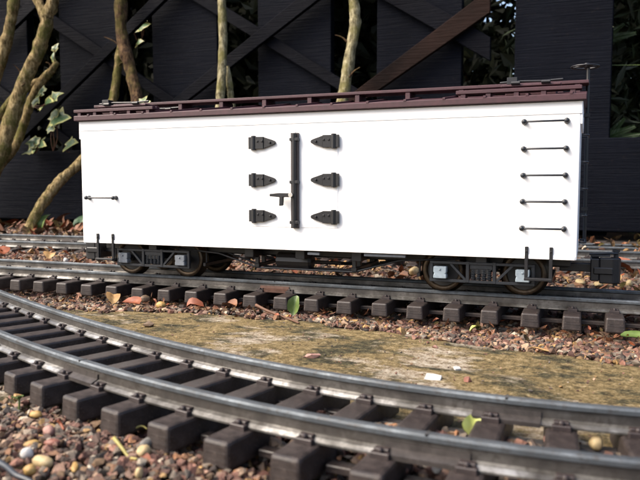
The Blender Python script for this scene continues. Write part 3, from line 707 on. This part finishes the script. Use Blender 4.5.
# ------------------------------------------------------------------ gravel and litter (nobody could count it)
rng = np.random.default_rng(5); rr = random.Random(5)
TPL = []
for k in range(16):
    bm = NB(); pts = []
    for _ in range(13):
        v = Vector((rr.gauss(0, 1), rr.gauss(0, 1), rr.gauss(0, 1))).normalized()*rr.uniform(.8, 1.05); bm.verts.new((v.x*1.0, v.y*rr.uniform(.75, .85), v.z*.62))
    res = bmesh.ops.convex_hull(bm, input=bm.verts[:]); bmesh.ops.delete(bm, geom=[v for v in bm.verts if not v.link_faces], context='VERTS')
    bm.verts.ensure_lookup_table(); bm.verts.index_update()
    TPL.append((np.array([v.co[:] for v in bm.verts]), np.array([[v.index for v in f.verts] for f in bm.faces]))); bm.free()
def stones(name, label, pts, sizes, cols, kind='stuff'):
    Vs, Fs, Cs = [], [], []; base = 0
    n = len(pts); ti = rng.integers(0, len(TPL), n)
    for t in range(len(TPL)):
        sel = np.where(ti == t)[0]
        if not len(sel): continue
        tv, tf = TPL[t]; m = len(sel)
        a = rng.uniform(0, 6.283, m); b = rng.normal(0, .45, m); c = rng.normal(0, .45, m)
        ca, sa, cb, sb, cc, sc = np.cos(a), np.sin(a), np.cos(b), np.sin(b), np.cos(c), np.sin(c)
        Z = np.zeros(m); O = np.ones(m)
        Rz = np.array([[ca, -sa, Z], [sa, ca, Z], [Z, Z, O]]).transpose(2, 0, 1)
        Rx = np.array([[O, Z, Z], [Z, cb, -sb], [Z, sb, cb]]).transpose(2, 0, 1); Ry = np.array([[cc, Z, sc], [Z, O, Z], [-sc, Z, cc]]).transpose(2, 0, 1)
        M = Rz@Rx@Ry
        v = np.einsum('mij,kj->mki', M, tv)*sizes[sel][:, None, None]*rng.uniform(.8, 1.2, (m, 1, 3))+pts[sel][:, None, :]
        Vs.append(v.reshape(-1, 3)); Fs.append((tf[None]+(np.arange(m)*len(tv))[:, None, None]+base).reshape(-1, 3)); Cs.append(np.repeat(cols[sel], len(tv), 0)); base += m*len(tv)
    V = np.concatenate(Vs)*S; F = np.concatenate(Fs); Cc = np.concatenate(Cs)
    me = bpy.data.meshes.new(name); me.from_pydata(V.tolist(), [], F.tolist())
    ca = me.color_attributes.new('Col', 'FLOAT_COLOR', 'POINT'); ca.data.foreach_set('color', np.concatenate([Cc, np.ones((len(Cc), 1))], 1).ravel().astype(np.float32))
    me.materials.append(m_stone); o = link(name, me); tag(o, label, 'gravel', kind=kind); return o
PAL = np.array([srgb(*c, .8)[:3] for c in ((132, 92, 82), (150, 108, 96), (112, 76, 66), (164, 132, 118), (122, 112, 104), (178, 152, 132), (96, 70, 60), (142, 130, 120), (184, 150, 100), (206, 196, 184), (90, 84, 80), (160, 116, 84), (126, 100, 74), (72, 58, 52))])
WG = np.array([12, 9, 12, 9, 9, 9, 10, 9, 7, 4.5, 8, 7, 9, 9]); WG = WG/WG.sum()
def colours(n): return (PAL[rng.choice(len(PAL), n, p=WG)]*.97+.03*PAL.mean(0))*rng.uniform(.5, 1.08, (n, 1))*np.array([.93, .87, .75])
def fill(n, x0, x1, y0, y1, keep, zf, s0, s1):
    x = rng.uniform(x0, x1, n); y = rng.uniform(y0, y1, n)
    k = np.array([keep(a, b) for a, b in zip(x, y)]); x, y = x[k], y[k]; s = rng.uniform(s0, s1, len(x))*rng.choice([1, 1, 1, 1.35], len(x))
    z = np.array([zf(a, b) for a, b in zip(x, y)])+rng.uniform(-1.0, 1.2, len(x))
    return np.stack([x, y, z], 1), s
def under_car_track(x, y): return -6 < y < 96
def lumps(x, y): return 2.2*noise.noise(Vector((x*0.025, y*0.025, 17)))
P1, S1 = fill(22000, -420, 170, -400, -236, lambda x, y: not on_slab(x, y, 6) or rr.random() < .04, lambda x, y: -19.2+lumps(x, y)*.8 - (3.5 if abs(y-curve_y(x)) < 40 else 0), 1.4, 2.7)
P6, S6 = fill(3000, -100, 150, -300, -215, lambda x, y: abs(y-curve_y(x)) < 21, lambda x, y: -16.2+lumps(x, y)*.7, 1.6, 3.2)
P1 = np.concatenate([P1, P6]); S1 = np.concatenate([S1, S6])
stones('gravel', 'fine reddish gravel in the foreground, below the curved track', P1, S1, colours(len(P1)))
P2, S2 = fill(17000, -800, 260, -110, 20, lambda x, y: (not on_slab(x, y, 6) and (y > slab_back(x)-6 or x < -380)) or (on_slab(x, y) and y > slab_edge(x, 1)-16 and rr.random() < .3*max(0, 1-(slab_edge(x, 1)-y)/16)), lambda x, y: (-19.6 if on_slab(x, y, 5) else max(-26.0, -21.2-max(0, y-slab_edge(x, 1)-6)*.12)+lumps(x, y)*.6 if y < 0 else -26), 1.8, 3.5)
P3, S3 = fill(21000, -900, 260, 20, 260, lambda x, y: True, lambda x, y: ground_z(x, y)+3.0+lumps(x, y), 2.2, 4.2)
P4, S4 = fill(9000, -1250, 300, 250, 480, lambda x, y: y < 400 or x < -400 or rr.random() < .15, lambda x, y: ground_z(x, y)+1.5+lumps(x, y), 3.0, 5.2)
PP = np.concatenate([P2, P3, P4]); stones('gravel', 'reddish gravel ballast around the straight tracks', PP, np.concatenate([S2, S3, S4]), colours(len(PP)))
# a few crumbs scattered on the mossy stone
P5, S5 = fill(2600, -420, 200, -250, -30, lambda x, y: on_slab(x, y, 3), lambda x, y: SLAB_Z+0.5, .35, .95)
near_edge = np.array([rr.random() < .4+.6*max(0, 1-(slab_back(a)-b)/30) for a, b in P5[:, :2]])
stones('stone_crumbs', 'tiny stone crumbs scattered on the mossy paving', P5[near_edge], S5[near_edge], colours(int(near_edge.sum())))
def litter(name, label, n, x0, x1, y0, y1, zf, size, mats, seed):
    g = np.random.default_rng(seed); x = g.uniform(x0, x1, n); y = g.uniform(y0, y1, n); z = np.array([zf(a, b) for a, b in zip(x, y)])+g.uniform(0, 6, n)
    p = np.stack([x, y, z], 1); a = g.uniform(0, 6.283, n); el = g.normal(0, .45, n); L = size*g.uniform(.5, 1.3, n)[:, None]
    d = np.stack([np.cos(a)*np.cos(el), np.sin(a)*np.cos(el), np.abs(np.sin(el))], 1); b = np.stack([-np.sin(a), np.cos(a), g.normal(0, .4, n)], 1); c = np.cross(d, b)
    q = [p, p+d*L*.25+b*L*.22+c*L*.08, p+d*L*.65+b*L*.24+c*L*.14, p+d*L+c*L*g.uniform(-.1, .35, (n, 1)), p+d*L*.65-b*L*.24+c*L*.14, p+d*L*.25-b*L*.22+c*L*.08, p+d*L*.5]
    V = np.stack(q, 1).reshape(-1, 3)*S; i = np.arange(n)*7
    F = np.concatenate([np.stack([i+6, i+k, i+(k+1) % 6], 1) for k in range(6)])
    me = bpy.data.meshes.new(name); me.from_pydata(V.tolist(), [], F.tolist()); 
    for m in mats: me.materials.append(m)
    me.polygons.foreach_set('material_index', np.tile(g.integers(0, len(mats), n), 6).astype(np.int32))
    tag(link(name, me), label, 'leaf litter', kind='stuff')
litter('leaf_litter', 'brown and orange leaf litter along the foot of the fence', 420, -1500, -560, 400, 560, lambda x, y: ground_z(x, y)+1, 22, [m_leafbr, m_barkbrown, m_leafor, m_barkbrown, m_leafbr], 21)
litter('leaf_litter', 'dark rotting leaf scraps on the soil under the fence', 700, -1500, 350, 440, 660, lambda x, y: ground_z(x, y)-1, 14, [m_barkbrown, m_barkbrown, m_leafbr], 24)
litter('leaf_litter', 'scraps of dead leaf between the straight tracks', 420, -900, 200, 96, 262, lambda x, y: ground_z(x, y)+5, 12, [m_leafbr, m_leafor, m_leaftan, m_leafbr, m_barkbrown], 22)
litter('leaf_litter', 'dry needles and leaf scraps below the near tie ends', 300, -420, 200, -40, 14, lambda x, y: -23.5, 5.5, [m_leafbr, m_barkbrown, m_leafbr, m_twig, m_leafor], 23)

# ------------------------------------------------------------------ single pebbles, leaves, twigs
def pebble(label, u, v, z, dims, col, seed, group='loose pebbles', name='pebble', rot=None):
    rnd = random.Random(seed); p = at(u, v, z=z); bm = NB()
    ang = name in ('stone', 'stone_chip')
    if ang:
        for _ in range(22): bm.verts.new(Vector((rnd.gauss(0, 1), rnd.gauss(0, 1), rnd.gauss(0, 1))).normalized()*rnd.uniform(.85, 1.05))
        bmesh.ops.convex_hull(bm, input=bm.verts[:]); bmesh.ops.delete(bm, geom=[q for q in bm.verts if not q.link_faces], context='VERTS')
    else: bmesh.ops.create_icosphere(bm, subdivisions=3, radius=1.0)
    o = Vector((seed*1.7, seed*.9, seed*2.3))
    for q in bm.verts:
        n = q.co.normalized(); k = 1+0.16*noise.noise(n*1.3+o)+0.07*noise.noise(n*3+o)
        if ang: k = q.co.length
        q.co = Vector((n.x*dims[0]*k, n.y*dims[1]*k, n.z*dims[2]*k))
    ob = obj(name, bm, PEB[col], None, (p.x, p.y, z+dims[2]*0.72), (rnd.uniform(-.15, .15), rnd.uniform(-.15, .15), rnd.uniform(0, 3.1) if rot is None else rot), smooth=not ang)
    return tag(ob, label, 'pebble' if not ang else 'stone', group)
pebble('flat brown stone lying on the moss beyond the curved rail, at left', 148, 327, -20, (5.0, 3.0, 2.4), 'brown', 1, 'stones on the mossy paving', 'stone', .2)
pebble('flat pinkish stone at the middle of the mossy paving', 313, 358, -20, (4.8, 2.2, 1.8), 'pink', 2, 'stones on the mossy paving', 'stone', .35)
pebble('small reddish stone right of the white chip', 467, 383, -20, (2.6, 2.0, 2.0), 'red', 4, 'stones on the mossy paving', 'stone', .5)
pebble('tiny pinkish crumb on the moss behind the white chips', 435, 349, -20, (2.2, 1.4, 1.4), 'pink', 5, 'stones on the mossy paving', 'stone', .1)
def chip(label, u, v, w, d, h, rz, seed):
    p = at(u, v, z=-20.2); bm = NB(); prism(bm, [(-w, -d), (-w*.2, -d*1.15), (w*.95, -d*.8), (w, d*.9), (0, d*1.1), (-w*.9, d)], 0, h, 'z')
    tag(obj('stone_chip', bm, PEB['white'], None, (p.x, p.y, -19.9), (R(14), R(4), rz), bevel=.25), label, 'stone', 'white chips on the mossy paving')
chip('larger bright white chip lying near the curved rail', 433, 380, 4.2, 3.0, 1.6, .1, 1)
chip('smaller white chip farther back on the moss', 457, 370, 1.9, 1.5, 1.3, .6, 2)
for i, (lab, u, v, d, c) in enumerate((
    ('large ribbed beige pebble at the bottom left', 43, 466, (4.0, 2.1, 2.1), 'beige'), ('white angular stone beside the large beige pebble', 27, 458, (2.3, 1.9, 2.2), 'white'),
    ('yellow pebble above the white angular stone', 31, 447, (2.8, 1.8, 1.4), 'yellow'), ('small round yellow pebble at the bottom left', 30, 474, (2.1, 1.9, 1.9), 'yellow'),
    ('pale pinkish stone above the yellow pebbles', 49, 435, (3.0, 2.2, 2.2), 'pink'), ('yellow pebble below the leftmost tie ends', 36, 417, (2.8, 1.7, 1.5), 'yellow'),
    ('round yellow-beige pebble at the grass stem\'s foot', 144, 455, (3.2, 2.3, 2.1), 'beige'), ('pale grey stone behind the grass stem pebble', 148, 447, (3.4, 2.0, 2.2), 'grey'),
    ('thin yellow pebble lying low right of the beige one', 75, 469, (3.2, 1.2, 1.0), 'yellow'), ('red-brown stone among the bottom left gravel', 52, 446, (3.0, 2.2, 1.6), 'red'),
    ('pale pebble at the bottom, below the grass stem', 139, 477, (1.6, 1.3, 1.9), 'beige'), ('white stone at the bottom, between the near ties', 437, 472, (1.8, 1.6, 1.6), 'white'),
    ('greyish white stone between the curved rails', 268, 393, (3.6, 2.6, 2.0), 'grey'), ('pale stone beside the green leaves between the rails', 496, 431, (2.0, 1.6, 2.2), 'white'),
    ('dark red stone behind the pale stone between the rails', 501, 427, (2.4, 1.8, 1.6), 'red'), ('pinkish beige stone between the right-hand ties', 553, 446, (3.4, 2.4, 3.0), 'pink'),
    ('pinkish stone, second between the right-hand ties', 572, 441, (3.0, 2.2, 2.4), 'pink'), ('beige stone against the right-hand tie', 596, 448, (2.4, 2.0, 2.6), 'beige'),
    ('beige stone at the right edge between the rails', 638, 446, (3.0, 2.4, 3.0), 'pink'), ('dull yellow pebble below the car\'s left wheels', 161, 308, (4.4, 3.4, 3.2), 'yellow'),
    ('olive pebble beside the red-orange leaf', 145, 302, (4.4, 3.4, 3.4), 'brown'), ('pale thin pebble at the moss edge under the left truck', 164, 311, (3.6, 1.8, 1.2), 'beige'))):
    zz = (-15.0 if u > 430 else -18.0) if v > 340 else -20.5
    pebble(lab, u, v, zz, d, c, 40+i, 'loose pebbles', 'pebble')
for i, (lab, u, v, d, c) in enumerate((('white pebble lying between the left-hand tracks', 66, 263, (4.2, 3.2, 4.0), 'white'), ('cream pebble under the coupler, left one', 580, 284, (6.4, 4, 2.6), 'beige'), ('cream pebble under the coupler, right one', 598, 286, (6.6, 4, 2.4), 'beige'),
    ('cream pebble right of the coupler by the rail', 629, 286, (4.4, 3, 3.4), 'beige'), ('cream pebble seen under the car near the right truck', 414, 275, (6.4, 4, 5.0), 'beige'))):
    p = at(u, v, z=-16); pebble(lab, u, v, ground_z(p.x, p.y)+4.5, d, c, 90+i)
def leaf(label, u, v, z, size, mat, rot, curl=.4, fold=.3, seed=0, outline=OVAL, name='fallen_leaf', group='single fallen leaves', wide=1.0, lift=0.0):
    p = at(u, v, z=z); bm = leaf_bm([(x*wide, y) for x, y in outline], size, curl, fold, .66, seed)
    bmesh.ops.translate(bm, vec=(0, -size*.4, 0), verts=bm.verts)
    return tag(obj(name, bm, mat, None, (p.x, p.y, z+lift), tuple(R(a) for a in rot), smooth=True), label, 'leaf', group)
leaf('red-orange dead leaf under the left truck, below the tie ends', 133, 306, -20, 18, m_leafor, (16, -12, 84), .5, .5, 1, lift=3.2)
leaf('brown curled leaf left of the red-orange one', 113, 302, -19, 17, m_leaftan, (30, 10, 40), .6, .5, 2, lift=3.5)
leaf('orange dead leaf tip between two tie ends', 193, 308, -20, 15, m_leafor, (18, 14, -70), .5, .5, 3, lift=2.6)
leaf('reddish brown leaf below the tie end, right of the orange tip', 231, 307, -19, 15, m_leafbr, (14, -16, 75), .5, .4, 4, lift=3.0)
leaf('green leaf standing upright between two ties', 294, 316, -18, 16, m_leafgreen, (78, 8, 6), .2, .5, 5, lift=7.0, wide=.8)
leaf('small yellowish leaf on the gravel below the right truck', 474, 331, -20, 9, m_leafyel, (26, 0, -60), .3, .2, 6, lift=2.2)
leaf('green leaf lying on the gravel at the right edge', 634, 340, -20, 15, m_leafgreen, (14, -8, 70), .4, .3, 7, lift=3.0)
leaf('thin tan leaf flake at the moss edge on the right', 541, 352, -19, 12, m_leaftan, (8, 0, 82), .3, .3, 8, lift=1.4, wide=.5)
leaf('orange leaf lying between the ties at the right edge', 640, 320, -16, 16, m_leafor, (15, 10, 80), .4, .4, 9, lift=2.6)
leaf('large orange leaf right of the coupler', 622, 274, -15, 34, m_leafor, (34, -10, 70), .5, .5, 10, lift=8)
leaf('tan leaf leaning on the rail right of the coupler', 612, 281, -14, 24, m_leaftan, (28, 8, 60), .5, .4, 11, lift=5)
leaf('big tan curled leaf seen under the middle of the car', 371, 270, -15, 32, m_leaftan, (44, 8, 50), .5, .5, 12, lift=9, wide=1.2)
leaf('greenish leaf seen under the car beside the tan leaf', 398, 265, -15, 26, m_leafgreen, (50, 8, -40), .4, .4, 13, lift=8)
leaf('orange leaf between the two tracks at the left edge', 2, 254, -13, 28, m_leafor, (28, 0, 60), .5, .4, 14, lift=5)
leaf('tan leaf between the two tracks left of the white pebble', 50, 259, -13, 20, m_leaftan, (24, 0, 30), .5, .4, 15, lift=5)
leaf('yellow-green leaf lying between the curved rails', 489, 428, -13.5, 11, m_leafyel, (30, 6, -80), .3, .2, 16, lift=2.4, wide=1.2)
leaf('light green leaf against the near curved rail', 474, 436, -13.5, 10.5, m_leafyel, (46, 10, 20), .3, .2, 17, lift=3.2, wide=1.3)
leaf('orange leaf scrap beside the round pebble at the grass stem', 145, 462, -19, 6.5, m_leafor, (12, 0, 85), .3, .3, 18, lift=1.6, wide=.7)
def fleaf(label, u, v, y, size, mat, rot, seed, wide=1.0, z=None):
    p = at(u, v, y=y); bm = leaf_bm([(x*wide, yy) for x, yy in OVAL], size, .35, .35, .66, seed)
    tag(obj('fallen_leaf' if mat is not m_leafgreen else 'green_leaf', bm, mat, None, tuple(p), tuple(R(a) for a in rot), smooth=True), label, 'leaf', 'leaves at the foot of the fence')
fleaf('broad fresh green leaf beside the foot of the slanting stem', 41, 232, 462, 36, m_leafgreen, (74, 6, -16), 31, 1.25)
fleaf('large orange leaf at the left edge by the rear track', -2, 232, 480, 46, m_leafor, (40, 0, -60), 32, 1.1)
fleaf('brown curled leaf right of the fresh green leaf', 52, 229, 520, 46, m_leafbr, (46, 0, -70), 33, 1.0)
fleaf('dull green leaf by the car\'s lower left corner', 80, 232, 500, 34, m_ivy, (70, 0, 10), 34, 1.1)
fleaf('orange-brown leaf under the brown curled one', 60, 233, 470, 34, m_leafor, (20, 0, -80), 35, .8)
def stick(name, label, cat, pts, r, mat, group=None):
    b = Vector(pts[0]); bm = NB(); pp = smooth_path([Vector(p)-b for p in pts], 5); tube(bm, pp, [r*(1-.5*i/len(pp)) for i in range(len(pp))], 7)
    tag(obj(name, bm, mat, None, b, smooth=True), label, cat, group)
g3 = lambda u, v, z: tuple(at(u, v, z=z))
stick('twig', 'brown twig lying on the moss below the tie ends', 'twig', [g3(256, 305, -13), g3(268, 311, -16), g3(284, 317, -18.2), g3(299, 323, -18.6)], 1.3, m_twig)
stick('grass_stem', 'dry yellow grass stem bent over the foreground gravel', 'grass stem', [g3(114, 438, -13.5), g3(122, 448, -15.5), g3(129, 457, -17.5), g3(137, 459, -17.2)], .75, m_straw)
stick('twig', 'short orange twig in the gravel at the left', 'twig', [g3(58, 420, -15), g3(61, 424, -16.5), g3(64, 430, -18)], .8, m_leafor)
stick('twig', 'thin pale twig under the foreground tie ends', 'twig', [g3(135, 428, -17), g3(142, 426, -16.5), g3(147, 429, -17)], .5, m_straw)
stick('black_cable', 'thin dark cable looping over the gravel in the bottom left corner', 'cable', [g3(-14, 456, -15), g3(0, 463, -14.5), g3(8, 468, -14.5), g3(16, 475, -14.5), g3(30, 481, -15), g3(44, 492, -16)], 1.3, m_cable)
# weed seedling
w = empty('weed_seedling', at(19, 407, z=-18)); tag(w, 'tiny green weed seedling in the gravel at the left', 'weed')
bm = NB(); tube(bm, [(0, 0, -1), (.3, 0, 2), (0, .2, 4)], .4, 6); obj('stalk', bm, m_leafgreen, w)
for i, a in enumerate((20, 140, 260)):
    obj('leaf', leaf_bm(OVAL, 3.6, .4, .3, .66, i, thick=.15), m_leafgreen, w, (0, 0, 3.0+i*.4), (R(35), 0, R(a)), smooth=True)
stick('garden_wire', 'thin green wire stretched across the dark gap at the right edge', 'wire', [px(596, 65.5, 668), px(640, 65, 672), px(700, 64.5, 674)], .7, m_leafgreen)
